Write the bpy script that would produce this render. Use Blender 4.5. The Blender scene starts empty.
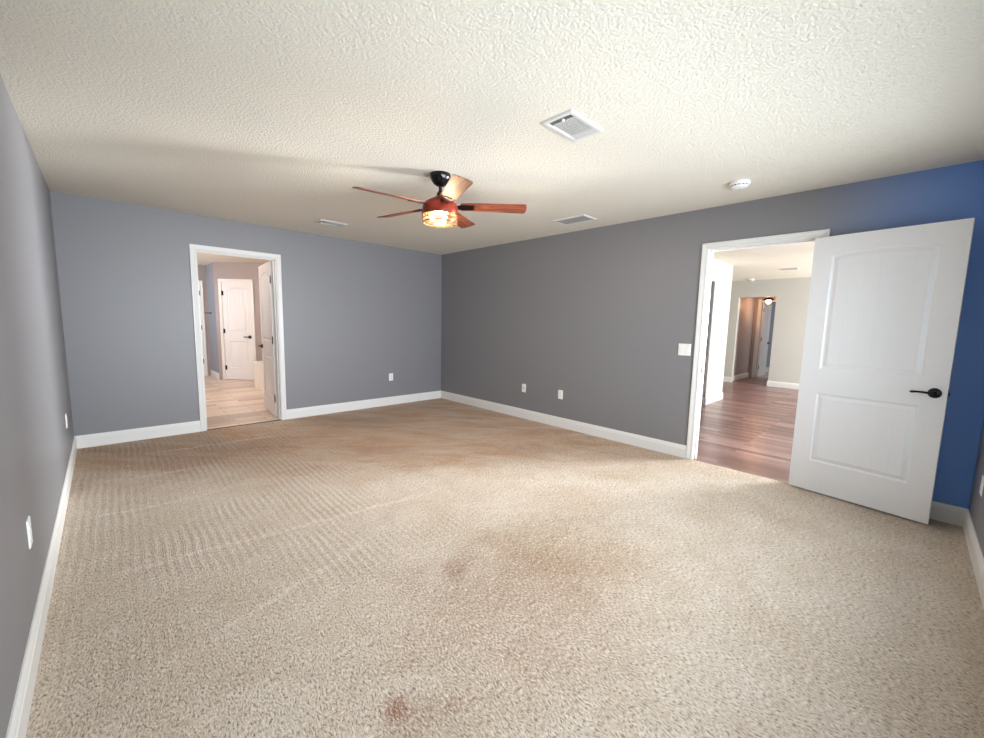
import bpy, bmesh, math, random
from mathutils import Vector, Matrix
random.seed(7)
SC = bpy.context.scene
COL = SC.collection

# ------------------------------------------------------------------ camera
FPX = 402.53
PITCH, ROLL, YAW = -0.1144, -0.0216, -0.7681
CAM = Vector((-4.1854, -5.6067, 1.3228))
cd = bpy.data.cameras.new('camera'); cam = bpy.data.objects.new('camera', cd); COL.objects.link(cam)
cd.sensor_fit = 'HORIZONTAL'; cd.sensor_width = 36.0; cd.lens = FPX / 984.0 * 36.0
cd.clip_start = 0.02; cd.clip_end = 200
RM = Matrix.Rotation(YAW, 3, 'Z') @ Matrix.Rotation(PITCH, 3, 'X') @ Matrix.Rotation(ROLL, 3, 'Y')
rt, fw, up = RM.col[0], RM.col[1], RM.col[2]
m4 = Matrix((rt, up, -fw)).transposed().to_4x4(); m4.translation = CAM
cam.matrix_world = m4
SC.camera = cam

# ------------------------------------------------------------------ world, exposure, daylight
SC.view_settings.view_transform = 'Standard'
SC.view_settings.look = 'None'
SC.view_settings.gamma = 1.0
SC.view_settings.use_curve_mapping = False
SC.view_settings.exposure = 1.02
SC.cycles.use_denoising = True
SC.cycles.max_bounces = 10
SC.cycles.diffuse_bounces = 8
SC.cycles.transparent_max_bounces = 16
SC.cycles.sample_clamp_indirect = 6.0
SC.cycles.caustics_reflective = False
SC.cycles.caustics_refractive = False

W = bpy.data.worlds.new('sky'); SC.world = W; W.use_nodes = True
bgn = W.node_tree.nodes['Background']
sky = W.node_tree.nodes.new('ShaderNodeTexSky')
sky.sky_type = 'HOSEK_WILKIE'
sky.sun_direction = Vector((0.3, 0.75, 0.6)).normalized()
sky.turbidity = 3.0
W.node_tree.links.new(sky.outputs[0], bgn.inputs[0])
bgn.inputs[1].default_value = 0.6

def area(name, loc, target, sx, sy, power, color, spread=180):
    l = bpy.data.lights.new(name, 'AREA'); l.shape = 'RECTANGLE'; l.size = sx; l.size_y = sy
    l.energy = power; l.color = color; l.spread = math.radians(spread)
    o = bpy.data.objects.new(name, l); COL.objects.link(o); o.location = loc
    o.rotation_euler = (Vector(target) - Vector(loc)).to_track_quat('-Z', 'Y').to_euler()
    return o
def point(name, loc, power, color, r=0.03):
    l = bpy.data.lights.new(name, 'POINT'); l.energy = power; l.color = color; l.shadow_soft_size = r
    o = bpy.data.objects.new(name, l); COL.objects.link(o); o.location = loc
    return o
# daylight through the bedroom window behind the camera
area('daylight_bedroom_window', (-2.3, -6.22, 1.15), (-2.3, 0, 1.15), 3.1, 1.4, 24, (0.76, 0.88, 1.0), 180)
# added narrower lamp at the same window, brightening the back of the room
area('added_deep_beam', (-2.3, -6.26, 1.30), (-2.4, 0, 1.10), 3.1, 1.2, 58, (0.84, 0.92, 1.0), 110)
# daylight through the hall windows
area('daylight_hall_window', (5.2, -7.95, 1.25), (4.4, -3.2, 1.0), 2.8, 1.8, 205, (0.97, 0.985, 1.0))
area('added_hall_beam', (5.2, -7.93, 0.85), (0, -4.6, 1.38), 1.4, 0.9, 62, (0.95, 0.98, 1.0), 42)  # added narrow beam aimed through the doorway to brighten the left wall
# warm bathroom vanity light, hidden round the corner
area('bathroom_vanity_light', (-3.62, 2.6, 2.0), (-2.2, 3.2, 1.0), 0.9, 0.3, 10, (1.0, 0.83, 0.74))
point('bathroom_ceiling_light', (-3.7, 1.9, 2.12), 34, (1.0, 0.86, 0.77), 0.1)
area('added_bathroom_fill', (-4.16, 4.7, 1.5), (-2.4, 4.9, 1.2), 0.8, 1.0, 14, (0.86, 0.92, 1.0))  # added unseen lamp brightening the narrow side wall, no window modelled
# hall beyond: added unseen lamp lighting the far bedroom, no window modelled
area('added_far_bedroom_light', (10.4, -5.3, 1.4), (10.2, -2.7, 1.2), 1.4, 1.3, 14, (0.92, 0.96, 1.0))

# ------------------------------------------------------------------ dimensions
H = 2.44
L, D = 4.4582, 5.9909
WT = 0.12
D1L, D1R = -3.400, -2.562        # back wall opening
D2A, D2B = -5.034, -4.185        # right wall opening (y)
DH = 2.068
BB = 0.128

# ------------------------------------------------------------------ material kit
def srgb(r, g, b):
    f = lambda c: (c/255/12.92 if c/255 <= .04045 else ((c/255+.055)/1.055)**2.4)
    return (f(r), f(g), f(b), 1)

class NT:
    def __init__(self, name):
        self.m = bpy.data.materials.new(name); self.m.use_nodes = True
        self.t = self.m.node_tree; self.b = self.t.nodes['Principled BSDF']; self.out = self.t.nodes['Material Output']
    def n(self, typ, ins=None, **kw):
        x = self.t.nodes.new(typ)
        for k, v in kw.items(): setattr(x, k, v)
        for k, v in (ins or {}).items(): self.set(x.inputs[k], v)
        return x
    def set(self, sock, v):
        if isinstance(v, bpy.types.NodeSocket): self.t.links.new(v, sock)
        elif isinstance(v, bpy.types.Node): self.t.links.new(v.outputs[0], sock)
        else:
            try: sock.default_value = v
            except Exception: sock.default_value = v[:3]
    def math(self, op, a, b=0.0, c=0.0, clamp=False):
        x = self.t.nodes.new('ShaderNodeMath'); x.operation = op; x.use_clamp = clamp
        self.set(x.inputs[0], a); self.set(x.inputs[1], b); self.set(x.inputs[2], c)
        return x.outputs[0]
    def mix(self, f, a, b, blend='MIX'):
        x = self.t.nodes.new('ShaderNodeMix'); x.data_type = 'RGBA'; x.blend_type = blend
        self.set(x.inputs[0], f); self.set(x.inputs[6], a); self.set(x.inputs[7], b)
        return x.outputs[2]
    def ramp(self, f, stops):
        x = self.t.nodes.new('ShaderNodeValToRGB'); e = x.color_ramp.elements
        while len(e) < len(stops): e.new(0.5)
        for q, (p, c) in zip(e, stops): q.position = p; q.color = c
        self.set(x.inputs[0], f); return x.outputs[0]
    def smooth(self, v, a, b, to0=0.0, to1=1.0):
        x = self.t.nodes.new('ShaderNodeMapRange'); x.interpolation_type = 'SMOOTHSTEP'; x.clamp = True
        self.set(x.inputs[0], v); x.inputs[1].default_value = a; x.inputs[2].default_value = b
        x.inputs[3].default_value = to0; x.inputs[4].default_value = to1
        return x.outputs[0]
    def pos(self):
        return self.n('ShaderNodeNewGeometry').outputs['Position']
    def obj(self):
        return self.n('ShaderNodeTexCoord').outputs['Object']
    def noise(self, vec, scale, detail=2.0, rough=0.5, dist=0.0):
        return self.n('ShaderNodeTexNoise', {'Vector': vec, 'Scale': scale, 'Detail': detail, 'Roughness': rough, 'Distortion': dist})
    def mapping(self, vec, loc=(0,0,0), rot=(0,0,0), scale=(1,1,1)):
        return self.n('ShaderNodeMapping', {'Vector': vec, 'Location': loc, 'Rotation': rot, 'Scale': scale}).outputs[0]
    def bump(self, h, strength=0.3, dist=0.002, normal=None):
        ins = {'Height': h, 'Strength': strength, 'Distance': dist}
        if normal is not None: ins['Normal'] = normal
        return self.n('ShaderNodeBump', ins).outputs[0]
    def setp(self, **kw):
        for k, v in kw.items(): self.set(self.b.inputs[k.replace('_', ' ')], v)
        return self.m

def paint(name, col, rough=0.55, bump=0.08, spec=0.5):
    k = NT(name); p = k.pos()
    n1 = k.noise(p, 160, 2); n2 = k.noise(p, 1.2, 3)
    c = k.mix(k.math('MULTIPLY', n2.outputs[0], 0.10), col, tuple(x*0.86 for x in col[:3]) + (1,))
    k.b.inputs['Specular IOR Level'].default_value = spec
    return k.setp(Base_Color=c, Roughness=rough, Normal=k.bump(n1.outputs[0], bump, 0.002))

def plain(name, col, rough=0.4, metallic=0.0, bump=0.0):
    k = NT(name)
    n = k.noise(k.obj(), 40, 2)
    c = k.mix(k.math('MULTIPLY', n.outputs[0], 0.12), col, tuple(x*0.8 for x in col[:3]) + (1,))
    kw = dict(Base_Color=c, Roughness=rough, Metallic=metallic)
    if bump: kw['Normal'] = k.bump(n.outputs[0], bump, 0.001)
    return k.setp(**kw)

M = {}
GRAY = srgb(126, 126, 130)
M['wall'] = paint('grey_wall_paint', GRAY, 0.47, spec=0.65)
M['hall_wall'] = paint('pale_hall_wall_paint', srgb(196, 196, 189), 0.55)
M['bath_wall'] = paint('bathroom_wall_paint', srgb(160, 150, 148), 0.5)
M['far_wall'] = paint('far_bedroom_wall_paint', srgb(146, 150, 160), 0.5)
M['alcove_wall'] = paint('passage_wall_paint', srgb(172, 168, 170), 0.5)
M['trim'] = plain('white_trim_paint', srgb(226, 226, 224), 0.32)
M['door'] = plain('white_door_paint', srgb(228, 229, 231), 0.34)
M['plastic'] = plain('white_plastic', srgb(236, 236, 234), 0.3)
M['dark_plastic'] = plain('dark_slot', srgb(30, 30, 32), 0.5)
M['bronze'] = plain('dark_bronze_metal', srgb(26, 22, 28), 0.28, 0.7)
M['black'] = plain('black_gloss_metal', srgb(16, 15, 18), 0.16, 0.3)
M['duct_shade'] = plain('dark_duct_shade', srgb(58, 55, 52), 0.8)
M['tub'] = plain('white_enamel', srgb(240, 236, 230), 0.2)
M['vent'] = plain('white_vent_metal', srgb(210, 209, 206), 0.4)

def right_wall_paint():
    # grey along most of its length, colour blended to blue towards the near end
    k = NT('grey_to_blue_wall'); p = k.pos()
    sx = k.n('ShaderNodeSeparateXYZ', {0: p})
    n1 = k.noise(p, 160, 2); n2 = k.noise(p, 0.8, 3)
    yy = k.math('ADD', sx.outputs[1], k.math('MULTIPLY', n2.outputs[0], 0.3))
    f = k.smooth(yy, -4.7, -6.0)
    c = k.mix(f, GRAY, srgb(98, 152, 232))
    k.b.inputs['Specular IOR Level'].default_value = 0.65
    return k.setp(Base_Color=c, Roughness=0.47, Normal=k.bump(n1.outputs[0], 0.08, 0.002))
M['wall_right'] = right_wall_paint()

def ceiling_mat(name, col, strength=0.8):
    k = NT(name); p = k.pos()
    n1 = k.noise(p, 78, 5, 0.72, 0.0)
    n2 = k.n('ShaderNodeTexVoronoi', {'Vector': p, 'Scale': 75.0})
    h = k.math('SUBTRACT', n1.outputs[0], k.math('MULTIPLY', n2.outputs['Distance'], 0.35))
    c = k.mix(k.math('MULTIPLY', k.noise(p, 0.7, 2).outputs[0], 0.14), col, tuple(x*.88 for x in col[:3])+(1,))
    return k.setp(Base_Color=c, Roughness=0.85, Normal=k.bump(h, strength, 0.012))
M['ceiling'] = ceiling_mat('textured_ceiling', srgb(229, 223, 209))
M['hall_ceiling'] = ceiling_mat('textured_hall_ceiling', srgb(246, 244, 228), 0.4)

def carpet():
    k = NT('beige_cut_pile_carpet'); p = k.pos()
    sx = k.n('ShaderNodeSeparateXYZ', {0: p}); X, Y = sx.outputs[0], sx.outputs[1]
    mul = lambda a, b: k.math('MULTIPLY', a, b)
    # tufts: noise for tuft tones and the shaded gaps between them
    wob = k.noise(p, 9, 2)
    off = k.n('ShaderNodeVectorMath', {0: wob.outputs['Color'], 1: (0.05, 0.05, 0.0)}, operation='MULTIPLY').outputs[0]
    pw = k.n('ShaderNodeVectorMath', {0: p, 1: off}, operation='ADD').outputs[0]
    mp = k.mapping(pw, scale=(1.45, 0.62, 1.0))
    t1 = k.noise(mp, 98, 3, 0.72)
    t2 = k.noise(p, 210, 3, 0.7)
    t3 = k.noise(p, 34, 4, 0.7)
    dark = k.smooth(t1.outputs[0], 0.50, 0.32); light = k.smooth(t1.outputs[0], 0.50, 0.66)
    # base colours
    big = k.noise(p, 0.55, 4, 0.6); mid = k.noise(p, 2.6, 6, 0.72, 0.4)
    st = k.noise(k.mapping(k.mapping(p, rot=(0, 0, 0.765)), scale=(0.55, 1.7, 1.0)), 2.4, 7, 0.74, 0.5)   # streaky soiling
    fine = k.noise(p, 14, 6, 0.75)
    base = k.mix(k.smooth(mid.outputs[0], 0.3, 0.7), srgb(215, 200, 180), srgb(199, 181, 156))
    # worn brown traffic area towards the back corner
    sc = k.math('ADD', Y, mul(X, 0.70))
    far = k.smooth(k.math('ADD', sc, mul(k.math('SUBTRACT', mid.outputs[0], .5), 1.5)), -4.75, -3.5)
    fm = mul(far, k.smooth(st.outputs[0], 0.34, 0.60, 0.25, 1.0))
    base = k.mix(mul(fm, 0.95), base, srgb(190, 144, 96))
    base = k.mix(mul(mul(far, k.smooth(st.outputs[0], 0.52, 0.70)), 0.65), base, srgb(164, 106, 60))
    # stains with their own shapes
    def stain(x, y, r0, r1, amt, col, nz=5.0, sy=1.0, rot=0.0, jag=1.6):
        nonlocal base
        dx = k.math('SUBTRACT', X, x); dy = k.math('SUBTRACT', Y, y)
        c_, s_ = math.cos(rot), math.sin(rot)
        u = k.math('ADD', mul(dx, c_), mul(dy, s_))
        v = mul(k.math('SUBTRACT', mul(dy, c_), mul(dx, s_)), sy)
        d = k.math('SQRT', k.math('ADD', mul(u, u), mul(v, v)))
        nn = k.noise(p, nz, 7, 0.75, 0.3)
        d = k.math('ADD', d, mul(k.math('SUBTRACT', nn.outputs[0], 0.5), r1*jag))
        f = mul(mul(k.smooth(d, r1, r0), amt), k.smooth(fine.outputs[0], 0.30, 0.60, 0.55, 1.0))
        base = k.mix(f, base, col)
    DR = -0.765
    stain(-3.545, -4.50, 0.0, 0.07, 1.0, srgb(152, 80, 30), 16)
    stain(-3.53, -4.56, 0.0, 0.15, 0.6, srgb(150, 108, 76), 12)
    stain(-3.40, -4.62, 0.0, 0.07, 0.6, srgb(152, 108, 74), 14)
    stain(-2.50, -4.32, 0.05, 0.34, 0.9, srgb(148, 112, 70), 5, 1.5, -0.9)
    stain(-2.35, -4.32, 0.1, 0.85, 0.75, srgb(168, 136, 96), 3, 1.2, -0.9)
    stain(-2.90, -4.03, 0.0, 0.26, 0.9, srgb(144, 104, 70), 7, 2.2, 0.55)
    stain(-2.95, -4.35, 0.1, 0.85, 0.65, srgb(168, 138, 110), 3, 1.2, 0.4)
    stain(-2.75, -4.60, 0.1, 0.55, 0.4, srgb(176, 148, 122), 4)
    stain(-1.7, -3.95, 0.05, 0.55, 0.45, srgb(182, 150, 112), 4, 1.6, DR)
    stain(-3.15, -0.95, 0.1, 0.70, 0.75, srgb(156, 108, 66), 3, 1.5, DR)
    stain(-3.75, -1.05, 0.1, 0.55, 0.55, srgb(164, 126, 96), 4, 1.5, DR)
    stain(-1.9, -0.75, 0.1, 0.8, 0.5, srgb(156, 112, 74), 3, 1.6, DR)
    stain(-1.0, -2.9, 0.1, 0.7, 0.6, srgb(160, 118, 78), 3, 3.0, -1.1)
    stain(-2.2, -2.0, 0.05, 0.6, 0.5, srgb(164, 118, 84), 3, 2.0, DR)
    stain(-0.95, -3.95, 0.05, 0.45, 0.55, srgb(172, 146, 96), 4, 2.2, DR)
    stain(-1.1, -4.7, 0.05, 0.4, 0.35, srgb(184, 154, 120), 5, 1.5, 0.4)
    stain(-0.8, -5.0, 0.05, 0.5, 0.35, srgb(170, 142, 112), 4, 2.0, 1.2)
    stain(-0.10, -5.7, 0.05, 0.35, 0.6, srgb(140, 112, 88), 5, 1.0)
    stain(-4.40, -1.3, 0.0, 0.35, 0.6, srgb(150, 112, 82), 5, 3.0, 1.57)
    # vacuum tracks in the left half of the room, pile-lay shading put into the colour
    q = k.mapping(p, rot=(0, 0, 0.02))
    w = k.n('ShaderNodeTexWave', {'Vector': q, 'Scale': 7.2, 'Distortion': 3.2, 'Detail': 2.0, 'Detail Scale': 0.45, 'Detail Roughness': 0.4}, wave_type='BANDS', bands_direction='X')
    zone = mul(k.smooth(k.math('ADD', X, mul(k.math('SUBTRACT', big.outputs[0], .5), 1.6)), -1.9, -2.9), k.smooth(k.math('ADD', Y, mul(k.math('SUBTRACT', mid.outputs[0], .5), .8)), -4.0, -3.3))
    zone = mul(zone, k.smooth(k.noise(p, 1.7, 5, .65).outputs[0], 0.40, 0.60, 0.08, 1.0))
    lo = k.smooth(w.outputs[0], 0.45, 0.05); hi = k.smooth(w.outputs[0], 0.72, 0.98)
    base = k.mix(mul(mul(zone, lo), 0.15), base, srgb(126, 98, 78))
    base = k.mix(mul(mul(zone, hi), 0.24), base, srgb(232, 220, 206))
    # pale turn lines between vacuum strokes
    for (y0, a, x0, x1) in ((-2.05, -0.10, -4.4, -3.6), (-2.94, -0.13, -4.3, -2.3), (-1.35, -0.1, -4.2, -3.5), (-3.70, 0.32, -4.0, -2.9), (-0.62, -0.1, -4.0, -2.6)):
        ln = k.math('SUBTRACT', Y, k.math('ADD', y0, mul(k.math('SUBTRACT', X, -3.9), a)))
        ln = k.math('ADD', ln, mul(k.math('SUBTRACT', mid.outputs[0], .5), 0.16))
        f = mul(k.smooth(k.math('ABSOLUTE', ln), 0.030, 0.006), mul(k.smooth(X, x0, x0+.15), k.smooth(X, x1, x1-.4)))
        base = k.mix(mul(mul(f, k.smooth(fine.outputs[0], .35, .55)), 0.75), base, srgb(230, 217, 203))
    # tuft tones, with shade in the gaps between tufts put into the colour
    base = k.mix(mul(dark, 0.85), base, srgb(92, 68, 52))
    base = k.mix(mul(light, 0.65), base, srgb(246, 231, 220))
    base = k.mix(mul(k.smooth(t3.outputs[0], 0.52, 0.70), 0.22), base, srgb(150, 120, 94))
    base = k.mix(mul(k.smooth(fine.outputs[0], 0.50, 0.72), 0.28), base, srgb(150, 120, 94))
    h = k.math('ADD', mul(t2.outputs[0], 0.4), mul(t1.outputs[0], 1.2))
    h = k.math('ADD', h, mul(mul(k.math('SUBTRACT', hi, lo), zone), 0.3))
    k.setp(Base_Color=base, Roughness=0.95, Normal=k.bump(h, 0.9, 0.012))
    k.b.inputs['Sheen Weight'].default_value = 0.2
    k.b.inputs['Sheen Roughness'].default_value = 0.6
    k.b.inputs['Specular IOR Level'].default_value = 0.1
    return k.m
M['carpet'] = carpet()

def planks(name, cols, along, pw, pl, rough, gap=0.006, grout=(0.1, 0.07, 0.06, 1), coat=0.0):
    k = NT(name); p = k.pos()
    rot = 0.0 if along == 'x' else math.pi/2
    q = k.mapping(p, rot=(0, 0, rot))
    br = k.n('ShaderNodeTexBrick', {'Vector': q, 'Color1': (0, 0, 0, 1), 'Color2': (1, 1, 1, 1), 'Mortar': (0.5, 0.5, 0.5, 1),
             'Scale': 1.0, 'Mortar Size': gap/2, 'Mortar Smooth': 0.2, 'Brick Width': pl, 'Row Height': pw}, offset=0.37, offset_frequency=2)
    br.inputs['Bias'].default_value = 0.0
    g = k.mapping(q, scale=(1.0, 9.0, 1.0))
    gr = k.noise(g, 5.0, 5, 0.65, 0.8)
    f = k.math('ADD', k.math('MULTIPLY', br.outputs[0], 0.45), k.math('MULTIPLY', gr.outputs[0], 0.6))
    c = k.ramp(f, [(0.15, cols[0]), (0.5, cols[1]), (0.9, cols[2])])
    c = k.mix(br.outputs[1], c, grout)
    k.setp(Base_Color=c, Roughness=rough, Normal=k.bump(k.math('ADD', k.math('MULTIPLY', gr.outputs[0], .3), k.math('SUBTRACT', 1.0, br.outputs[1])), 0.25, 0.002))
    k.b.inputs['Coat Weight'].default_value = coat
    k.b.inputs['Coat Roughness'].default_value = 0.12
    return k.m
M['wood_floor'] = planks('dark_red_wood_planks', (srgb(72, 48, 46), srgb(122, 90, 86), srgb(180, 148, 142)), 'y', 0.09, 1.1, 0.28, 0.004, srgb(40, 22, 18))
M['tile_floor'] = planks('pale_wood_look_tile', (srgb(150, 130, 116), srgb(206, 186, 168), srgb(238, 222, 206)), 'x', 0.15, 0.9, 0.3, 0.008, srgb(130, 112, 98))

def blade_wood():
    k = NT('red_brown_blade_wood'); p = k.obj()
    g = k.mapping(p, scale=(2.0, 26.0, 8.0))
    n = k.noise(g, 2.2, 6, 0.65, 1.2)
    c = k.ramp(n.outputs[0], [(0.32, srgb(52, 22, 14)), (0.5, srgb(122, 60, 40)), (0.66, srgb(176, 104, 72))])
    return k.setp(Base_Color=c, Roughness=0.5, Normal=k.bump(n.outputs[0], 0.1, 0.001))
M['blade'] = blade_wood()
M['housing'] = plain('red_brown_motor_finish', srgb(130, 42, 24), 0.3, 0.35)
M['cage'] = plain('bronze_cage_metal', srgb(92, 66, 44), 0.35, 0.7)

def shade_glass():
    k = NT('warm_seeded_glass')
    tr = k.n('ShaderNodeBsdfTranslucent', {'Color': (0.11, 0.085, 0.048, 1)})
    tp = k.n('ShaderNodeBsdfTransparent', {'Color': (0.98, 0.93, 0.82, 1)})
    gl = k.n('ShaderNodeBsdfGlossy', {'Color': (1, 1, 1, 1), 'Roughness': 0.1})
    n = k.noise(k.obj(), 55, 2)
    a = k.n('ShaderNodeMixShader', {0: k.smooth(n.outputs[0], 0.4, 0.65, 0.6, 0.95), 1: tr, 2: tp})
    b = k.n('ShaderNodeMixShader', {0: 0.06, 1: a, 2: gl})
    k.t.links.new(b.outputs[0], k.out.inputs[0]); return k.m
M['shade'] = shade_glass()
def pane_glass():
    k = NT('clear_window_glass')
    tp = k.n('ShaderNodeBsdfTransparent'); gl = k.n('ShaderNodeBsdfGlossy', {'Roughness': 0.02})
    n = k.noise(k.pos(), 2.0, 1)
    b = k.n('ShaderNodeMixShader', {0: k.smooth(n.outputs[0], 0, 1, 0.04, 0.06), 1: tp, 2: gl})
    k.t.links.new(b.outputs[0], k.out.inputs[0]); return k.m
M['pane'] = pane_glass()
def emit(name, col, s):
    k = NT(name)
    k.setp(Base_Color=col, Emission_Color=col, Emission_Strength=s); return k.m
M['bulb'] = emit('lit_bulb', (1.0, 0.78, 0.42, 1), 2.2)
M['bulb_far'] = emit('lit_bulb_far', (1.0, 0.52, 0.16, 1), 5)

# ------------------------------------------------------------------ geometry kit
def link(name, verts, faces, mat, parent=None, smooth=False, bevel=0.0, seg=2):
    me = bpy.data.meshes.new(name); me.from_pydata([tuple(v) for v in verts], [], faces); me.update()
    bm = bmesh.new(); bm.from_mesh(me); bmesh.ops.recalc_face_normals(bm, faces=bm.faces); bm.to_mesh(me); bm.free()
    return link_me(name, me, mat, parent, smooth, bevel, seg)
def link_me(name, me, mat, parent=None, smooth=False, bevel=0.0, seg=2):
    o = bpy.data.objects.new(name, me); COL.objects.link(o)
    if mat and not me.materials: me.materials.append(M[mat] if isinstance(mat, str) else mat)
    if smooth:
        for pl in me.polygons: pl.use_smooth = True
        me.set_sharp_from_angle(angle=math.radians(35))
    if bevel:
        b = o.modifiers.new('bevel', 'BEVEL'); b.width = bevel; b.segments = seg; b.limit_method = 'ANGLE'; b.angle_limit = math.radians(40)
        b.harden_normals = False
    if parent: o.parent = parent
    return o
class MB:
    def __init__(s): s.v = []; s.f = []
    def add(s, v, f):
        k = len(s.v); s.v += [Vector(x) for x in v]; s.f += [tuple(i+k for i in q) for q in f]; return s
    def box(s, a, b, xf=None):
        x0, y0, z0 = [min(a[i], b[i]) for i in range(3)]; x1, y1, z1 = [max(a[i], b[i]) for i in range(3)]
        v = [Vector(c) for c in ((x0,y0,z0),(x1,y0,z0),(x1,y1,z0),(x0,y1,z0),(x0,y0,z1),(x1,y0,z1),(x1,y1,z1),(x0,y1,z1))]
        if xf: v = [xf @ c for c in v]
        return s.add(v, [(0,3,2,1),(4,5,6,7),(0,1,5,4),(1,2,6,5),(2,3,7,6),(3,0,4,7)])
    def lathe(s, prof, c=(0,0,0), n=32, xf=None):
        v = []; f = []
        for r, z in prof:
            for i in range(n):
                a = 2*math.pi*i/n; q = Vector((c[0]+r*math.cos(a), c[1]+r*math.sin(a), c[2]+z)); v.append(xf @ q if xf else q)
        m = len(prof)
        for j in range(m-1):
            for i in range(n): f.append((j*n+i, j*n+(i+1)%n, (j+1)*n+(i+1)%n, (j+1)*n+i))
        f.append(tuple(range(n))[::-1]); f.append(tuple(range((m-1)*n, m*n)))
        return s.add(v, f)
    def tube(s, pts, r, n=10, closed=False):
        pts = [Vector(p) for p in pts]; rr = r if isinstance(r, (list, tuple)) else [r]*len(pts); v = []; f = []; m = len(pts)
        for i, p in enumerate(pts):
            if closed: d = pts[(i+1)%m]-pts[i-1]
            else: d = pts[min(i+1, m-1)]-pts[max(i-1, 0)]
            d.normalize(); a = d.cross(Vector((0,0,1)))
            if a.length < 1e-3: a = d.cross(Vector((0,1,0)))
            a.normalize(); b = d.cross(a)
            for k in range(n):
                t = 2*math.pi*k/n; v.append(p+(a*math.cos(t)+b*math.sin(t))*rr[i])
        for i in range(m if closed else m-1):
            j = (i+1) % m
            for k in range(n): f.append((i*n+k, i*n+(k+1)%n, j*n+(k+1)%n, j*n+k))
        if not closed: f.append(tuple(range(n))[::-1]); f.append(tuple(range((m-1)*n, m*n)))
        return s.add(v, f)
    def prism(s, poly, vec):
        n = len(poly); vec = Vector(vec); v = [Vector(p) for p in poly] + [Vector(p)+vec for p in poly]
        f = [tuple(range(n))[::-1], tuple(range(n, 2*n))] + [(i, (i+1)%n, n+(i+1)%n, n+i) for i in range(n)]
        return s.add(v, f)
    def build(s, name, mat, parent=None, smooth=False, bevel=0.0, seg=2):
        return link(name, s.v, s.f, mat, parent, smooth, bevel, seg)
def tag(o, label=None, cat=None, group=None, kind=None):
    if label: o['label'] = label
    if cat: o['category'] = cat
    if group: o['group'] = group
    if kind: o['kind'] = kind
    return o
def struct(o, label, cat): return tag(o, label, cat, None, 'structure')
def empty(name, loc, rot=(0,0,0), label=None, cat=None, group=None):
    o = bpy.data.objects.new(name, None); COL.objects.link(o); o.location = loc; o.rotation_euler = rot; o.empty_display_size = 0.1
    return tag(o, label, cat, group)
def copy_tree(o, parent=None):
    c = o.copy(); COL.objects.link(c)
    if parent: c.parent = parent
    for ch in list(o.children): copy_tree(ch, c)
    return c

# wall slab between two plan points with rectangular holes (s0,s1,z0,z1) measured along it
def wall(name, p0, p1, mat, label, holes=(), t=WT, side=1, z1=H, z0=0.0):
    p0 = Vector((*p0, 0)); p1 = Vector((*p1, 0)); u = (p1-p0); ln = u.length; u.normalize(); nrm = Vector((-u.y, u.x, 0))*side
    mb = MB()
    cuts = sorted(set([0, ln] + [h[0] for h in holes] + [h[1] for h in holes]))
    xf = Matrix((u, nrm, Vector((0,0,1)))).transposed().to_4x4(); xf.translation = p0
    for a, b in zip(cuts, cuts[1:]):
        hs = [h for h in holes if h[0] <= a+1e-6 and h[1] >= b-1e-6]
        z = z0
        for h in sorted(hs, key=lambda q: q[2]):
            if h[2] > z+1e-6: mb.box((a, 0, z), (b, t, h[2]), xf)
            z = h[3]
        if z < z1-1e-6: mb.box((a, 0, z), (b, t, z1), xf)
    return struct(mb.build(name, mat), label, 'wall')

BBP = [(0, 0), (.016, 0), (.016, .092), (.0125, .098), (.0125, .108), (.009, .118), (.005, BB), (0, BB)]
def baseboard(name, p0, p1, nrm, label, ext0=0, ext1=0):
    p0 = Vector((*p0, 0)); p1 = Vector((*p1, 0)); u = (p1-p0).normalized(); n = Vector((*nrm, 0)).normalized()
    p0 = p0-u*ext0; p1 = p1+u*ext1
    mb = MB(); mb.prism([p0+n*(a+0.0005)+Vector((0,0,b+0.0005)) for a, b in BBP], p1-p0)
    return struct(mb.build(name, 'trim'), label, 'baseboard')

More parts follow.
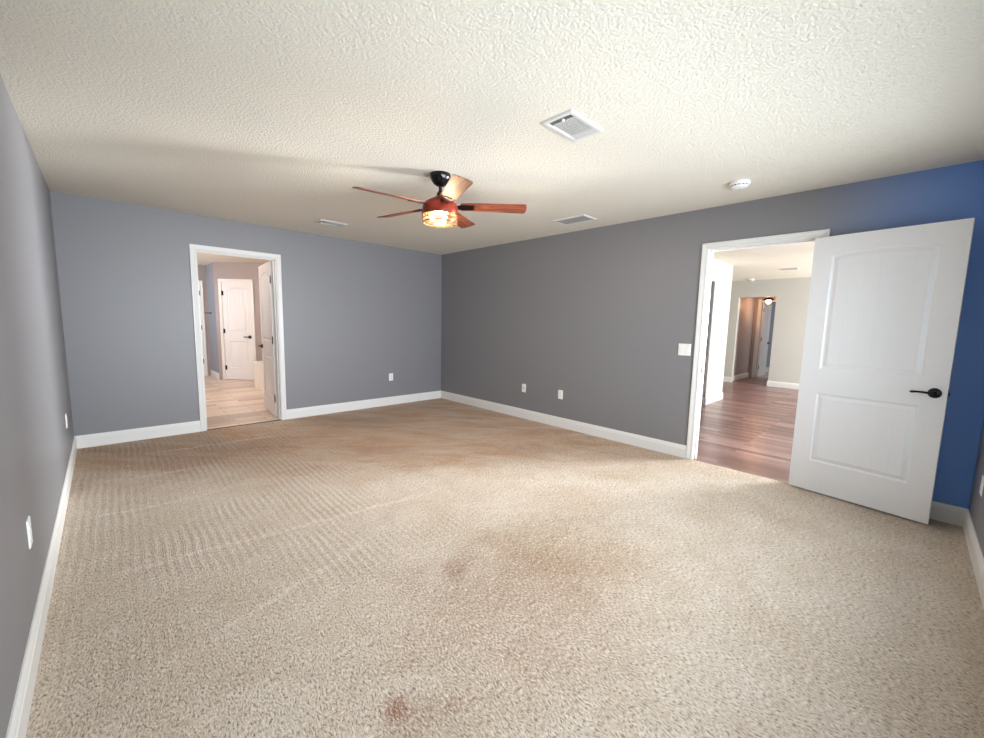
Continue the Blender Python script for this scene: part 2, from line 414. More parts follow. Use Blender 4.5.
# casing + jamb round an opening; origin o (plan), u along the opening, n out of the wall face
def casing(name, o, u, n, w, h, label, depth=WT, cw=0.046, both=True, jamb=True):
    o = Vector((*o, 0)); u = Vector((*u, 0)).normalized(); n = Vector((*n, 0)).normalized(); Z = Vector((0,0,1))
    mb = MB()
    prof = [(-0.011, 0.0), (-0.011, .009), (-.004, .013), (.010, .011), (cw-.012, .017), (cw-.003, .017), (cw, .013), (cw, 0.0)]
    for sgn, base in (((1, 0),) + (((-1, -depth),) if both else ())):
        nn = n*sgn; bo = o + n*(base if base else 0)
        # mitred three sided sweep
        path = []
        for a, d in prof:
            off = a
            path.append([bo+u*(-off)+Z*0.001+nn*d, bo+u*(-off)+Z*(h+off)+nn*d, bo+u*(w+off)+Z*(h+off)+nn*d, bo+u*(w+off)+Z*0.001+nn*d])
        v = []; f = []; k = len(prof)
        for i in range(4):
            for q in range(k): v.append(path[q][i])
        for i in range(3):
            for q in range(k): f.append((i*k+q, i*k+(q+1)%k, (i+1)*k+(q+1)%k, (i+1)*k+q))
        f.append(tuple(range(k))); f.append(tuple(range(3*k, 4*k))); mb.add(v, f)
    xf = Matrix((u, -n, Z)).transposed().to_4x4(); xf.translation = o
    if jamb:
        jt = 0.016; e = 0.0008
        mb.box((e, -.001, 0.001), (jt, depth+.001, h), xf); mb.box((w-jt, -.001, 0.001), (w-e, depth+.001, h), xf)
        mb.box((jt, -.001, h-jt), (w-jt, depth+.001, h-e), xf)
        s0, s1 = 0.045, 0.08      # stop bead
        mb.box((jt, s0, .001), (jt+.011, s1, h-jt), xf); mb.box((w-jt-.011, s0, .001), (w-jt, s1, h-jt), xf); mb.box((jt+.011, s0, h-jt-.011), (w-jt-.011, s1, h-jt), xf)
    return struct(mb.build(name, 'trim'), label, 'door frame')

# ------------------------------------------------------------------ door leaf: two moulded panels, the upper one with a cambered head
def leaf_mesh(w, h, t, du, st=0.123, zs=((0.25, 0.805), (1.005, 1.88))):
    nu = int(round(w/du)); nv = int(round(h/du)); rise = 0.036
    def depth(u, z):
        best = 0.0
        for i, (z0, z1) in enumerate(zs):
            top = z1
            if i == 1:
                c = (u-w/2)/(w/2-st); top = z1 + rise*max(0, 1-c*c)
            d = min(u-st, w-st-u, z-z0, (top-z)*(0.97 if i == 1 else 1))
            if d <= 0: continue
            if d < .008: q = -.0105*(d/.008)
            elif d < .016: q = -.0105
            elif d < .042: q = -.0105+.0085*((d-.016)/.026)
            elif d < .046: q = -.002-.0012*((d-.042)/.004)
            else:
                q = -.0032
                s = ((u-w/2) % 0.088); s = min(s, 0.088-s)
                if s < 0.0035: q -= .003*(1-s/.0035)
            best = min(best, q)
        return best
    v = []; f = []
    rows = (nu+1)*(nv+1)
    for side in (1, -1):
        for j in range(nv+1):
            for i in range(nu+1):
                u = w*i/nu; z = h*j/nv
                v.append((u, side*(t/2+depth(u, z)), z))
    for sidx in (0, 1):
        b = sidx*rows
        for j in range(nv):
            for i in range(nu):
                q = (b+j*(nu+1)+i, b+j*(nu+1)+i+1, b+(j+1)*(nu+1)+i+1, b+(j+1)*(nu+1)+i)
                f.append(q if sidx == 1 else q[::-1])
    idx = lambda s, i, j: s*rows+j*(nu+1)+i
    for i in range(nu):
        f.append((idx(0,i,0), idx(0,i+1,0), idx(1,i+1,0), idx(1,i,0))); f.append((idx(0,i,nv), idx(1,i,nv), idx(1,i+1,nv), idx(0,i+1,nv)))
    for j in range(nv):
        f.append((idx(0,0,j), idx(1,0,j), idx(1,0,j+1), idx(0,0,j+1))); f.append((idx(0,nu,j), idx(0,nu,j+1), idx(1,nu,j+1), idx(1,nu,j)))
    me = bpy.data.meshes.new('door_leaf'); me.from_pydata(v, [], f); me.update()
    return me
LT = 0.035
def lever(parent, u, z, side, direction, mat='bronze'):
    s = side
    y0 = s*LT/2
    R = Matrix.Rotation(-s*math.pi/2, 4, 'X'); R.translation = (u, y0, z)
    mb = MB(); mb.lathe([(.033, 0), (.034, .004), (.031, .009), (.022, .013), (.013, .016), (.011, .040), (.0125, .044), (.0125, .052), (.009, .056)], xf=R, n=28)
    k = s*.047
    pts = [(u, y0+k, z), (u+direction*.02, y0+k*1.02, z+.001), (u+direction*.05, y0+k, z+.003), (u+direction*.085, y0+k*.96, z+.002), (u+direction*.104, y0+k*.92, z-.001), (u+direction*.112, y0+k*.88, z-.002)]
    mb.tube(pts, [.009, .0085, .0075, .0072, .0085, .005], 12)
    return tag(mb.build('lever_handle', mat, parent, True), 'dark bronze lever handle')
def hinge(parent, z, y, x=-0.004, mat='bronze'):
    mb = MB(); mb.lathe([(.0065, -.048), (.0065, .048)], (x, y, z), 12); mb.lathe([(.0035, .048), (.0045, .051), (.002, .056)], (x, y, z), 10)
    mb.box((x, y-.0015, z-.045), (x+.034, y+.0015, z+.045))
    return tag(mb.build('hinge', mat, parent), 'dark metal hinge')
def door(name, me, hingepos, ang, w, label, lever_side=(1, -1), hz=(.25, 1.02, 1.8), hinge_y=-1, mat='door', latch=True):
    o = link_me(name, me, mat); o.location = hingepos; o.rotation_euler = (0, 0, ang)
    struct(o, label, 'door')
    for s in lever_side: lever(o, w-.058, .905, s, -1)
    for z in hz: hinge(o, z, hinge_y*(LT/2+.004))
    if latch:
        mb = MB(); mb.box((w-.0005, -.012, .875), (w+.0015, .012, .935)); mb.box((w+.001, -.006, .895), (w+.008, .006, .915))
        mb.build('latch_plate', 'bronze', o)
    return o

# ================================================================== ROOM SHELL
fl = MB().box((-L, -D, -0.12), (0, 0, 0)).build('floor', 'carpet'); struct(fl, 'worn beige carpet with vacuum tracks and brown stains', 'carpet floor')
ce = MB().box((-L-.12, -D-.12, H), (0.12, 0.12, H+.1)).build('ceiling', 'ceiling'); struct(ce, 'off white textured ceiling over the carpeted room', 'ceiling')
wall('wall_back', (-L-.12, 0), (0, 0), 'wall', 'grey far wall with a doorway near its left end', [(D1L+L+.12, D1R+L+.12, -0.2, DH)])
wall('wall_left', (-L, 0), (-L, -D), 'wall', 'plain grey wall along the left side', side=-1)
wall('wall_right', (0, .12), (0, -D-.12), 'wall_right', 'long grey wall turning blue behind the open door', [(.12-D2B, .12-D2A, -0.2, DH)], side=1)
WX0, WX1 = -3.92, -0.68
wall('wall_near', (-L-.12, -D), (0, -D), 'wall', 'grey wall meeting the blue wall at the right edge', [(WX0+L+.12, WX1+L+.12, .40, 2.10)], side=-1)
# window behind the camera
wf = MB()
WZ0, WZ1 = .40, 2.10
for a, b in (((WX0, WZ0), (WX0+.05, WZ1)), ((WX1-.05, WZ0), (WX1, WZ1)), ((WX0, WZ0), (WX1, WZ0+.05)), ((WX0, WZ1-.05), (WX1, WZ1)), ((WX0+1.05, WZ0), (WX0+1.11, WZ1)), ((WX1-1.11, WZ0), (WX1-1.05, WZ1))):
    wf.box((a[0], -D-.09, a[1]), (b[0], -D-.05, b[1]))
wfo = wf.build('window_1', 'trim'); struct(wfo, 'tall white three pane window wall behind the viewpoint', 'window')
wp = MB().box((WX0+.04, -D-.072, WZ0+.04), (WX1-.04, -D-.068, WZ1-.04)).build('pane', 'pane', wfo)

# baseboards
T = 0.016
baseboard('baseboard_back_left', (-L, 0), (D1L-.046, 0), (0, -1), 'white baseboard on back wall left of its doorway')
baseboard('baseboard_back_right', (D1R+.046, 0), (0, 0), (0, -1), 'white baseboard on back wall right of its doorway')
baseboard('baseboard_left', (-L, -T), (-L, -D), (1, 0), 'white baseboard running along the left wall')
baseboard('baseboard_right_far', (0, -T), (0, D2B+.046), (-1, 0), 'long white baseboard on right wall before the door')
baseboard('baseboard_right_near', (0, D2A-.046), (0, -D), (-1, 0), 'short white baseboard below the blue wall')
baseboard('baseboard_near', (-L+T, -D), (-T, -D), (0, 1), 'white baseboard on the near wall at right edge')
# casings
casing('trim_1', (D1L, 0), (1, 0), (0, -1), D1R-D1L, DH, 'white door frame in the back wall')
casing('trim_2', (0, D2A), (0, 1), (-1, 0), D2B-D2A, DH, 'white door frame in the right wall')
sp = MB(); sp.box((-.034, D2B-.0175, .875), (.0, D2B-.0165, .935), Matrix.Translation((.06, 0, 0))); sp.box((.034, D2B-.0185, .89), (.046, D2B-.0163, .92))
spo = sp.build('strike_plate', 'bronze', bpy.data.objects['trim_2']); tag(spo, 'dark metal strike plate')
# thresholds
MB().box((D1L+.016, 0, -.01), (D1R-.016, .03, .004)).build('trim_3', 'bronze'); struct(bpy.data.objects['trim_3'], 'dark threshold strip where carpet meets pale tile', 'threshold')
# doors of the room
ME = leaf_mesh(0.806, 2.032, LT, 0.0055)
# right doorway leaf: swung wide open against the blue wall
h2 = Vector((-.045, -5.004, .012)); e2 = Vector((-.176, -5.806, .012)); a2 = math.atan2(e2.y-h2.y, e2.x-h2.x)
door('door_2', leaf_mesh(0.818, 2.032, LT, 0.0055), h2, a2, .818, 'white two panel door swung open against the blue wall', hinge_y=1)
# back doorway leaf: opened into the bathroom
door('door_1', ME, (-2.583, .148, .012), math.radians(85.0), .806, 'white two panel door opened into the bathroom through back doorway', hinge_y=1)

# ================================================================== BATHROOM beyond the back wall
bf = MB().box((-4.2, 0, -.12), (-1.2, 5.5, -.001)).build('floor_bathroom', 'tile_floor'); struct(bf, 'pale plank look tile floor of the bathroom', 'tile floor')
MB().box((-4.2, .12, H), (-1.2, 7.2, H+.1)).build('ceiling_bathroom', 'ceiling'); struct(bpy.data.objects['ceiling_bathroom'], 'pinkish lit ceiling of the bathroom', 'ceiling')
SXB = -2.47; EY = 5.32
wall('wall_bathroom_end', (-4.2, EY), (SXB, EY), 'bath_wall', 'dim bathroom end wall above the farthest white frame', [(.75, 1.61, -.2, 2.06)])
wall('wall_bathroom_side', (SXB, EY+.12), (SXB, 4.48), 'far_wall', 'narrow bluish wall left of closed bathroom door')  # bluish light on this wall is put into its paint colour
dg = Vector((1, -1, 0)).normalized(); dn = Vector((-1, -1, 0)).normalized()
c0 = Vector((SXB, 4.48, 0)); c1 = c0 + dg*1.75
wall('wall_bathroom_diagonal', c0.xy, c1.xy, 'bath_wall', 'angled bathroom wall holding the closed white door', [(.13, .77, -.2, 2.056)])
wall('wall_bathroom_right', (c1.x, c1.y), (c1.x, .12), 'bath_wall', 'bathroom wall hidden behind the open door')
wall('wall_bathroom_left', (-4.2, EY), (-4.2, .12), 'bath_wall', 'bathroom wall hidden left of the back doorway', side=-1)
oo = c0 + dg*.13
casing('trim_4', oo.xy, dg.xy, dn.xy, .64, 2.056, 'white frame around the closed bathroom door')
door('door_3', leaf_mesh(.604, 2.03, LT, .008, .1), oo+dg*.018-dn*.022+Vector((0,0,.012)), math.atan2(dg.y, dg.x), .604, 'closed white two panel door at the bathroom corner', lever_side=(-1,), hinge_y=-1)
baseboard('baseboard_bathroom_side', (SXB, EY), (SXB, 4.48), (-1, 0), 'short white baseboard under narrow bluish bathroom wall')
bpos = c0+dg*.84
baseboard('baseboard_bathroom_diagonal', bpos.xy, c1.xy, dn.xy, 'white baseboard right of the closed bathroom door')
casing('trim_5', (-3.45, EY), (1, 0), (0, -1), .86, 2.06, 'white frame of the farthest doorway at bathroom end')
for z in (.33, 1.08, 1.83):
    q = MB(); q.box((-2.602, EY-.004, z-.05), (-2.592, EY+.03, z+.05)); q.lathe([(.008, -.05), (.008, .05)], (-2.606, EY-.008, z), 12)
    q.build('hinge', 'bronze', bpy.data.objects['trim_5'])
wall('wall_bathroom_beyond', (-4.2, 7.1), (-1.2, 7.1), 'hall_wall', 'bright wall beyond the farthest bathroom doorway')
wall('wall_beyond_left', (-4.2, 7.1), (-4.2, EY+.12), 'hall_wall', 'side wall beyond the farthest bathroom doorway', side=-1)
bf2 = MB().box((-4.2, 5.5, -.12), (-1.2, 7.2, -.001)).build('floor_closet', 'tile_floor'); struct(bf2, 'tile floor beyond the farthest bathroom doorway', 'tile floor')
# robe hook on the narrow bluish wall
q = MB(); q.lathe([(.022, 0), (.022, .006), (.012, .012)], xf=Matrix.Translation((SXB-.0005, 4.98, 1.40)) @ Matrix.Rotation(-math.pi/2, 4, 'Y'), n=20)
q.tube([(SXB-.006, 4.98, 1.40), (SXB-.05, 4.98, 1.402), (SXB-.10, 4.98, 1.398), (SXB-.115, 4.98, 1.41)], .008, 10)
tag(q.build('robe_hook', 'bronze', None, True), 'dark metal hook jutting from the narrow bluish bathroom wall', 'hook')
# bathtub
bt = empty('bathtub', (-1.78, 2.6, 0), label='low white bathtub side showing past the open bathroom door', cat='bathtub')
ap = MB(); x0, x1, y0, y1 = -.38, .36, -1.0, .43
ap.box((x0, y0, .001), (x0+.03, y1, .46)); ap.box((x0+.03, y1-.03, .001), (x1, y1, .46)); ap.box((x0+.03, y0, .001), (x1, y0+.03, .46)); ap.box((x1-.03, y0+.03, .001), (x1, y1-.03, .46))
ap.build('apron', 'tub', bt, bevel=.004)
rm = MB()
for a, b in (((x0-.008, y0-.008), (x0+.08, y1+.008)), ((x1-.08, y0-.008), (x1, y1+.008)), ((x0+.08, y0-.008), (x1-.08, y0+.09)), ((x0+.08, y1-.09), (x1-.08, y1+.008))): rm.box((a[0], a[1], .46), (b[0], b[1], .5))
rm.build('rim', 'tub', bt, bevel=.01)
bs = MB(); bs.box((x0+.09, y0+.1, .1), (x1-.09, y1-.1, .12)); bs.box((x0+.07, y0+.08, .1), (x0+.09, y1-.08, .47)); bs.box((x1-.09, y0+.08, .1), (x1-.07, y1-.08, .47)); bs.box((x0+.09, y0+.08, .1), (x1-.09, y0+.1, .47)); bs.box((x0+.09, y1-.1, .1), (x1-.09, y1-.08, .47))
bs.build('basin', 'tub', bt)

# ================================================================== HALL beyond the right wall
hf = MB().box((0, -8.1, -.12), (8.56, -1.2, -.001)).build('floor_hall', 'wood_floor'); struct(hf, 'glossy dark red wood plank floor of the hall', 'wood floor')
MB().box((.12, -8.1, H), (6.9, -1.2, H+.1)).build('ceiling_hall', 'hall_ceiling'); struct(bpy.data.objects['ceiling_hall'], 'bright cream ceiling of the hall', 'ceiling')
SY = -3.26; SXE = 4.06; FX = 6.82
wall('wall_hall_left', (.12, SY), (SXE, SY), 'hall_wall', 'pale wall on left of the hall ending at a corner', [(1.9, 3.06, -.2, 2.08)])
wall('wall_hall_return', (SXE, SY+.12), (SXE, -1.3), 'hall_wall', 'hidden return behind the pale hall corner', side=-1)
wall('wall_hall_recess', (SXE-.12, -1.3), (FX, -1.3), 'hall_wall', 'hidden back of the hall recess')
wall('wall_hall_far', (FX, -1.2), (FX, -8.1), 'hall_wall', 'pale hall far wall with a cased passage opening', [(2.655-1.2, 3.405-1.2, -.2, 2.05)])
wall('wall_hall_window', (.12, -8.0), (FX, -8.0), 'hall_wall', 'hall window wall hidden on the right', [(3.6, 6.5, .3, 2.2)], side=-1)
hw = MB()
for a, b in (((3.72, .3), (3.78, 2.2)), ((6.56, .3), (6.62, 2.2)), ((3.78, .3), (6.56, .36)), ((3.78, 2.14), (6.56, 2.2)), ((5.14, .36), (5.20, 2.14))): hw.box((a[0], -8.08, a[1]), (b[0], -8.04, b[1]))
hwo = hw.build('window_2', 'trim'); struct(hwo, 'wide hall window hidden to the right', 'window')
MB().box((3.76, -8.062, .34), (6.58, -8.058, 2.16)).build('pane', 'pane', hwo)
baseboard('baseboard_hall_left', (3.18, SY), (SXE, SY), (0, -1), 'white baseboard under pale wall left of hall', 0.016, 0.016)
baseboard('baseboard_hall_jamb', (3.18, SY+.12), (3.18, SY), (-1, 0), 'short white baseboard in the hall side opening')
baseboard('baseboard_hall_end', (SXE, SY), (SXE, SY+.12), (1, 0), 'white baseboard at the end of hall corner')
baseboard('baseboard_hall_far', (FX, -3.405), (FX, -8.0), (-1, 0), 'white baseboard right of the passage opening', .016)
baseboard('baseboard_hall_recess', (FX, -1.3), (FX, -2.655), (-1, 0), 'white baseboard left of the passage opening')
# room seen through the opening on the left of the hall
wall('wall_side_room', (1.0, -1.4), (SXE-.12, -1.4), 'hall_wall', 'pale wall past the hall side opening')
# passage behind the far wall
PX = 8.5
MB().box((6.9, -3.9, H), (PX+.06, -2.4, H+.1)).build('ceiling_passage', 'ceiling'); struct(bpy.data.objects['ceiling_passage'], 'hidden ceiling of the far passage', 'ceiling')
wall('wall_passage_left', (FX+.12, -2.6), (PX, -2.6), 'alcove_wall', 'grey passage wall seen left inside the far opening')
wall('wall_passage_right', (FX+.12, -3.7), (PX, -3.7), 'alcove_wall', 'hidden right wall of the far passage', side=-1)
wall('wall_passage_end', (PX, -2.5), (PX, -3.8), 'alcove_wall', 'wall around the farthest bedroom doorway', [(.225, .995, -.2, 2.056)])
baseboard('baseboard_passage_left', (FX+.0, -2.6), (PX, -2.6), (0, -1), 'white baseboard inside the far passage')
casing('trim_6', (PX, -3.495), (0, 1), (-1, 0), .77, 2.056, 'white frame of the farthest bedroom doorway')
ff = MB().box((PX+.06, -5.6, -.12), (12.0, -2.4, 0)).build('floor_far_bedroom', plain('pale_carpet', srgb(206, 196, 186), .95)); struct(ff, 'pale carpet floor inside the farthest bedroom', 'carpet floor')
MB().box((PX+.06, -5.6, H), (12.0, -2.4, H+.1)).build('ceiling_far_bedroom', 'ceiling'); struct(bpy.data.objects['ceiling_far_bedroom'], 'hidden ceiling of the farthest bedroom', 'ceiling')
wall('wall_far_bedroom_left', (PX+.12, -2.6), (12.0, -2.6), 'far_wall', 'blue grey wall inside the farthest bedroom')
wall('wall_far_bedroom_back', (12.0, -2.5), (12.0, -5.6), 'far_wall', 'back wall of the farthest bedroom')
wall('wall_far_bedroom_right', (PX+.12, -5.5), (12.0, -5.5), 'far_wall', 'hidden side wall of the farthest bedroom', side=-1)
baseboard('baseboard_far_bedroom_left', (PX+.12, -2.6), (12.0, -2.6), (0, -1), 'white baseboard under the blue grey bedroom wall')
baseboard('baseboard_far_bedroom_back', (12.0, -2.6), (12.0, -5.5), (-1, 0), 'white baseboard at back of farthest bedroom')
door('door_4', leaf_mesh(.73, 2.03, LT, .010, .115), (PX+.14, -2.768, .012), math.radians(-2), .73, 'white door standing open at the farthest bedroom', hinge_y=-1)

# ================================================================== CEILING FAN
FC = Vector((-2.252, -2.992, H))
fan = empty('ceiling_fan', FC, label='five blade brown wood ceiling fan with lit caged drum light', cat='ceiling fan')
MB().lathe([(.0, 0), (.079, -.0005), (.080, -.012), (.076, -.03), (.066, -.052), (.052, -.070), (.034, -.083), (.022, -.088), (.0, -.088)], n=40).build('canopy', 'black', fan, True)
MB().lathe([(.0, -.085), (.013, -.085), (.013, -.165), (.0, -.165)], n=20).build('downrod', 'black', fan, True)
MB().lathe([(.0, -.128), (.020, -.13), (.026, -.14), (.030, -.168), (.030, -.172), (.0, -.172)], n=24).build('collar', 'black', fan, True)
MB().lathe([(.0, -.168), (.045, -.169), (.062, -.178), (.088, -.192), (.112, -.206), (.128, -.222), (.136, -.245), (.138, -.288), (.136, -.297), (.0, -.297)], n=48).build('motor_housing', 'housing', fan, True)
# light kit
shade_prof = [(.128, -.300), (.1285, -.308), (.1285, -.350), (.124, -.360), (.110, -.366), (.0005, -.369)]
sm = MB(); n = 48; v = []; f = []
for r, z in shade_prof:
    for i in range(n): a = 2*math.pi*i/n; v.append((r*math.cos(a), r*math.sin(a), z))
for j in range(len(shade_prof)-1):
    for i in range(n): f.append((j*n+i, j*n+(i+1)%n, (j+1)*n+(i+1)%n, (j+1)*n+i))
sm.add(v, f); sh = sm.build('lamp_shade', 'shade', fan, True); tag(sh, 'glowing warm glass drum')
cg = MB()
def ring(mb, r, z, rad, n=48): mb.tube([(r*math.cos(2*math.pi*i/n), r*math.sin(2*math.pi*i/n), z) for i in range(n)], rad, 8, True)
ring(cg, .135, -.300, .006); ring(cg, .133, -.331, .0025); ring(cg, .132, -.360, .0045)
for i in range(10):
    a = 2*math.pi*(i+.3)/10; c_, s_ = math.cos(a), math.sin(a)
    cg.tube([(.134*c_, .134*s_, -.299), (.1335*c_, .1335*s_, -.360)], .0024, 8)
cg.build('cage', 'cage', fan, True)
for i in range(3):
    a = math.radians(30+120*i); x, y = .062*math.cos(a), .062*math.sin(a)
    b = MB().lathe([(.0, -.350), (.012, -.348), (.018, -.340), (.020, -.331), (.016, -.320), (.010, -.309), (.009, -.298), (0, -.298)], (x, y, 0), 16).build('bulb', 'bulb', sh, True)
fl_ = point('fan_lamp_light', FC+Vector((0, 0, -.335)), 31, (1.0, 0.80, 0.60), .07); fl_.parent = None
# blades
def blade_mesh():
    r0, r1, w0, w1, t = .165, .662, .056, .0685, .0055
    pts = [(r0, -w0), (r1-.018, -w1), (r1-.004, -w1+.006), (r1, -w1+.02), (r1+.006, 0), (r1+.002, w1-.02), (r1-.006, w1-.006), (r1-.02, w1), (r0, w0), (r0-.008, w0-.012), (r0-.008, -w0+.012)]
    mb = MB(); mb.prism([(x, y, -t/2) for x, y in pts], (0, 0, t)); return mb
def iron_mb():
    mb = MB(); mb.prism([(.255, -.030, -.0095), (.262, -.024, -.0095), (.262, .024, -.0095), (.255, .030, -.0095), (.16, .034, -.0095), (.128, .022, -.0095), (.128, -.022, -.0095), (.16, -.034, -.0095)], (0, 0, .0062))
    for sx_, sy_ in ((.178, .02), (.178, -.02), (.238, 0)): mb.lathe([(.0, -.0125), (.004, -.012), (.005, -.0095), (.0, -.0095)], (sx_, sy_, 0), 10)
    return mb
bl0 = blade_mesh().build('blade', 'blade', fan, bevel=.0015)
ir0 = iron_mb().build('blade_bracket', 'bronze', bl0, bevel=.001)
for i in range(5):
    b = bl0 if i == 0 else copy_tree(bl0, fan)
    ang = math.radians(-114 + 72*i)
    b.location = (0, 0, 2.205-H)
    b.rotation_euler = (Matrix.Rotation(ang, 3, 'Z') @ Matrix.Rotation(math.radians(-13), 3, 'X')).to_euler()

# ================================================================== CEILING REGISTERS
def register(name, c, sx, sy, label, group, curved=True, along='x', lever_=True):
    e = empty(name, c, label=label, cat='air vent', group=group)
    b = .028; fr = MB()
    prof = [(0, 0), (0, -.004), (.006, -.011), (b-.004, -.011), (b, -.007), (b, 0)]
    hx, hy = sx/2, sy/2; v = []; f = []; k = len(prof)
    for cx_, cy_ in ((-1, -1), (1, -1), (1, 1), (-1, 1)):
        for a, z in prof: v.append((cx_*(hx-a), cy_*(hy-a), z-.0005))
    for i in range(4):
        j = (i+1) % 4
        for q in range(k): f.append((i*k+q, i*k+(q+1)%k, j*k+(q+1)%k, j*k+q))
    fr.add(v, f); fr.build('frame', 'vent', e)
    MB().box((-hx+b-.002, -hy+b-.002, -.0022), (hx-b+.002, hy-b+.002, -.0008)).build('duct_shade', 'duct_shade', e)  # flat dark panel, its colour stands in for shade inside the vent
    ix, iy = hx-b, hy-b
    lv = MB()
    if curved:
        ex = ix*.30
        n_ = 9
        for i in range(n_):       # centre louvres
            y = -iy+(i+.5)*2*iy/n_; lv.box((-ix+ex, -.0105, -.001), (ix-ex, .0105, .0003), Matrix.Translation((0, y, -.0062)) @ Matrix.Rotation(.28, 4, 'X'))
        for i in range(7): x = -ix+ex+(i+.5)*2*(ix-ex)/7; lv.box((x-.0015, -iy, -.0045), (x+.0015, iy, -.0028))
        lv.box((-ix+ex-.002, -iy, -.0105), (-ix+ex+.002, iy, -.003)); lv.box((ix-ex-.002, -iy, -.0105), (ix-ex+.002, iy, -.003))
        for s in (-1, 1):
            for i in range(3):
                x = s*(ix-ex*(i+.5)/3); lv.box((-.006, -iy, -.0006), (.006, iy, .0006), Matrix.Translation((x, 0, -.0065)) @ Matrix.Rotation(s*.75, 4, 'Y'))
    else:
        n_ = 20
        for i in range(n_):
            x = -ix+(i+.5)*2*ix/n_; lv.box((-ix/n_*.95, -iy, -.0006), (ix/n_*.95, iy, .0006), Matrix.Translation((x, 0, -.0065)) @ Matrix.Rotation(-.35, 4, 'Y'))
    lv.build('louvers', 'vent', e)
    if lever_: MB().box((-ix+.012, -iy*.2-.006, -.02), (-ix+.024, -iy*.2+.006, -.006)).build('lever', 'plastic', e, bevel=.002)
    return e
register('air_vent', (-2.195, -4.162, H), .315, .205, 'white louvred ceiling vent in front of the fan, the largest in the photo', 'ceiling registers')
register('air_vent.001', (-2.19, -.78, H), .32, .20, 'small white ceiling vent left of the fan near back wall', 'ceiling registers')
register('air_vent.002', (-.465, -2.975, H), .25, .41, 'flat pale ceiling grille right of the fan by right wall', 'ceiling registers', curved=False, lever_=False)
register('air_vent.003', (5.09, -3.90, H), .16, .30, 'small ceiling vent in the bright hall', 'ceiling registers', curved=False, lever_=False)

def smoke(c, label, s=1.0, far=False):
    e = empty('smoke_detector', c, label=label, cat='smoke detector', group='smoke detectors')
    MB().lathe([(0, -.0005), (.071*s, -.0005), (.073*s, -.006), (.071*s, -.022), (.066*s, -.026), (0, -.026)], n=36).build('base', 'plastic', e, True)
    MB().lathe([(0, -.026), (.060*s, -.026), (.058*s, -.033), (0, -.033)], n=36).build('grille', 'dark_plastic', e, True)
    cv = MB().lathe([(0, -.033), (.062*s, -.033), (.061*s, -.037), (.050*s, -.043), (.034*s, -.046), (0, -.047)], n=36)
    for i in range(14):
        a = 2*math.pi*i/14; cv.box((.054*s, -.005, -.034), (.0615*s, .005, -.025), Matrix.Rotation(a, 4, 'Z'))
    cv.build('cover', 'plastic', e, True)
    if not far: MB().lathe([(0, -.0455), (.010, -.0455), (.010, -.049), (0, -.0495)], (.02, 0, 0), 16).build('test_button', 'vent', e, True)
    return e
smoke((-.573, -4.573, H), 'round white smoke detector above the wide open door')
smoke((6.54, -2.94, H), 'round white smoke detector at the far end of hall ceiling', far=True)

# ================================================================== OUTLETS AND SWITCH
# local frame: x along the wall, y out of the wall, z up
def plate_mb(w, h, t=.0055):
    mb = MB(); v = []; q = [(0, 0), (0, .0025), (.004, t)]
    ring_ = []
    for a, d in q: ring_.append([(-w/2+a, d, -h/2+a), (w/2-a, d, -h/2+a), (w/2-a, d, h/2-a), (-w/2+a, d, h/2-a)])
    v = [p for r in ring_ for p in r]; f = [(3, 2, 1, 0), (8, 9, 10, 11)]
    for j in range(2):
        for i in range(4): f.append((j*4+i, j*4+(i+1)%4, (j+1)*4+(i+1)%4, (j+1)*4+i))
    return mb.add(v, f)
def outlet_proto():
    e = empty('wall_outlet', (0, 0, 0))
    plate_mb(.072, .116).build('cover_plate', 'plastic', e)
    for z in (-.0195, .0195):
        s = MB(); n_ = 20; poly = []
        for i in range(n_):
            a = 2*math.pi*i/n_; poly.append((.0170*math.cos(a), .005, z+max(-.0125, min(.0125, .017*math.sin(a)))))
        s.prism(poly, (0, .0022, 0)); so = s.build('socket', 'plastic', e)
        k = MB(); k.box((-.0075, .0068, z-.003), (-.0055, .0076, z+.006)); k.box((.0055, .0068, z-.002), (.0075, .0076, z+.005)); k.box((-.002, .0068, z-.010), (.002, .0076, z-.006))
        k.build('slots', 'dark_plastic', so)
    sc = MB().lathe([(0, .0), (.0035, 0), (.0028, .001), (0, .001)], xf=Matrix.Translation((0, .0055, 0)) @ Matrix.Rotation(-math.pi/2, 4, 'X'), n=12).build('screw', 'vent', e)
    return e
RR, RL, RB, RN = math.pi/2, -math.pi/2, math.pi, 0.0     # facing -x, +x, -y, +y
p0 = outlet_proto()
spots = [((-.0005, -2.551, .425), RR, 'white duplex outlet on right wall, nearer of the low pair'),
         ((-.972, -.0005, .442), RB, 'white duplex outlet on the back wall right of the doorway'),
         ((-L+.0005, -3.18, .430), RL, 'white duplex outlet on left wall, the nearer one'),
         ((-L+.0005, -.765, .430), RL, 'white duplex outlet on left wall beside the back corner'),
         ((-.425, -D+.0005, .410), RN, 'white duplex outlet on near wall at right edge')]
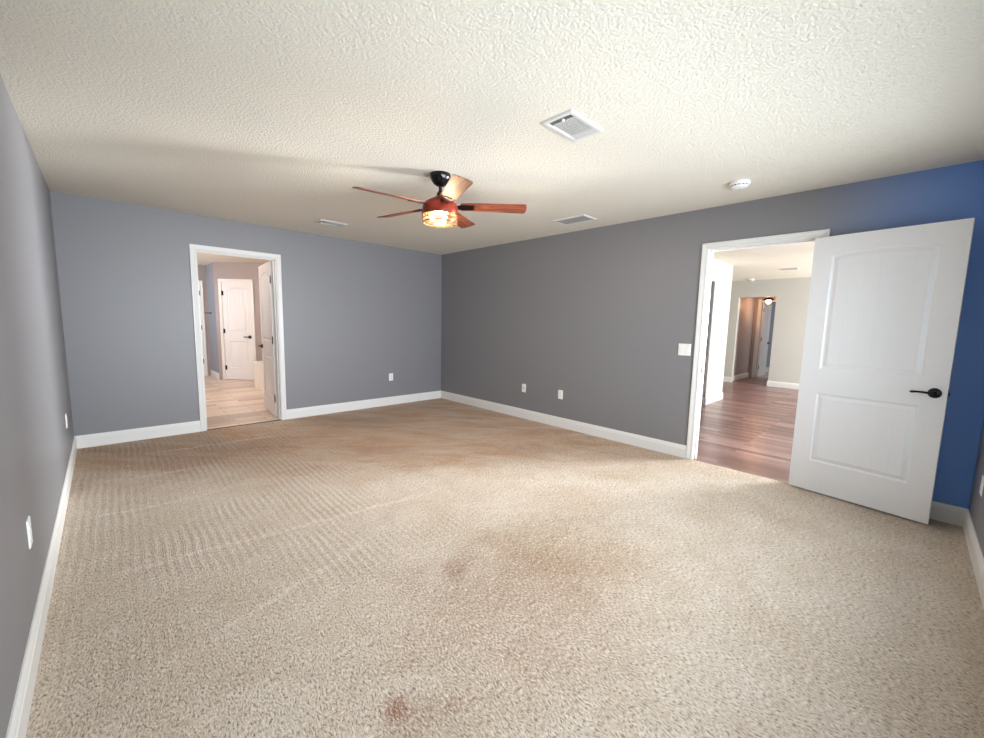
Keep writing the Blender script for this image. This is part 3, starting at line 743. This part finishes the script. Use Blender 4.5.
for i, (loc, rz, lb) in enumerate(spots):
    o = p0 if i == 0 else copy_tree(p0)
    o.location = loc; o.rotation_euler = (0, 0, rz); tag(o, lb, 'outlet', 'electrical outlets')
jk = empty('cable_jack', (-.0005, -1.925, .427), (0, 0, RR), 'white wall plate with one centre jack, farther of right wall pair', 'wall plate')
plate_mb(.072, .116).build('cover_plate', 'plastic', jk)
Rj = Matrix.Rotation(-math.pi/2, 4, 'X')
MB().lathe([(0, .005), (.0075, .005), (.0075, .009), (.0048, .009), (.0048, .016), (0, .016)], xf=Rj, n=14).build('jack', 'dark_plastic', jk)
for z in (-.042, .042): MB().lathe([(0, .0055), (.0035, .0055), (.0028, .0066), (0, .0066)], xf=Matrix.Translation((0, 0, z)) @ Rj, n=12).build('screw', 'vent', jk)

sw = empty('light_switch', (-.0005, -4.043, 1.097), (0, 0, RR), 'white double rocker light switch beside the right doorway', 'light switch')
plate_mb(.120, .118).build('cover_plate', 'plastic', sw)
for x in (-.023, .023):
    MB().prism([(x-.0165, .005, -.033), (x-.0165, .0075, -.033), (x-.0165, .0105, .033), (x-.0165, .005, .033)], (.033, 0, 0)).build('rocker', 'plastic', sw, bevel=.001)

# ================================================================== FAR PASSAGE LIGHT
pl_ = empty('ceiling_light', (7.95, -3.02, H), label='glowing orange ceiling light in the far passage', cat='ceiling light')
MB().lathe([(0, -.0005), (.065, -.0005), (.065, -.02), (.03, -.035), (0, -.035)], n=28).build('canopy', 'bronze', pl_, True)
MB().lathe([(0, -.03), (.008, -.03), (.008, -.34), (0, -.34)], n=12).build('stem', 'bronze', pl_, True)
MB().lathe([(0, -.33), (.03, -.335), (.10, -.365), (.145, -.395), (.15, -.402), (.14, -.402), (0, -.365)], n=36).build('cap', 'housing', pl_, True)
MB().lathe([(0, -.38), (.025, -.385), (.055, -.41), (.062, -.44), (.05, -.475), (.02, -.492), (0, -.494)], n=28).build('bulb', 'bulb_far', pl_, True)
point('passage_lamp_light', (7.95, -3.02, H-.53), 6, (1.0, .55, .3), .05)
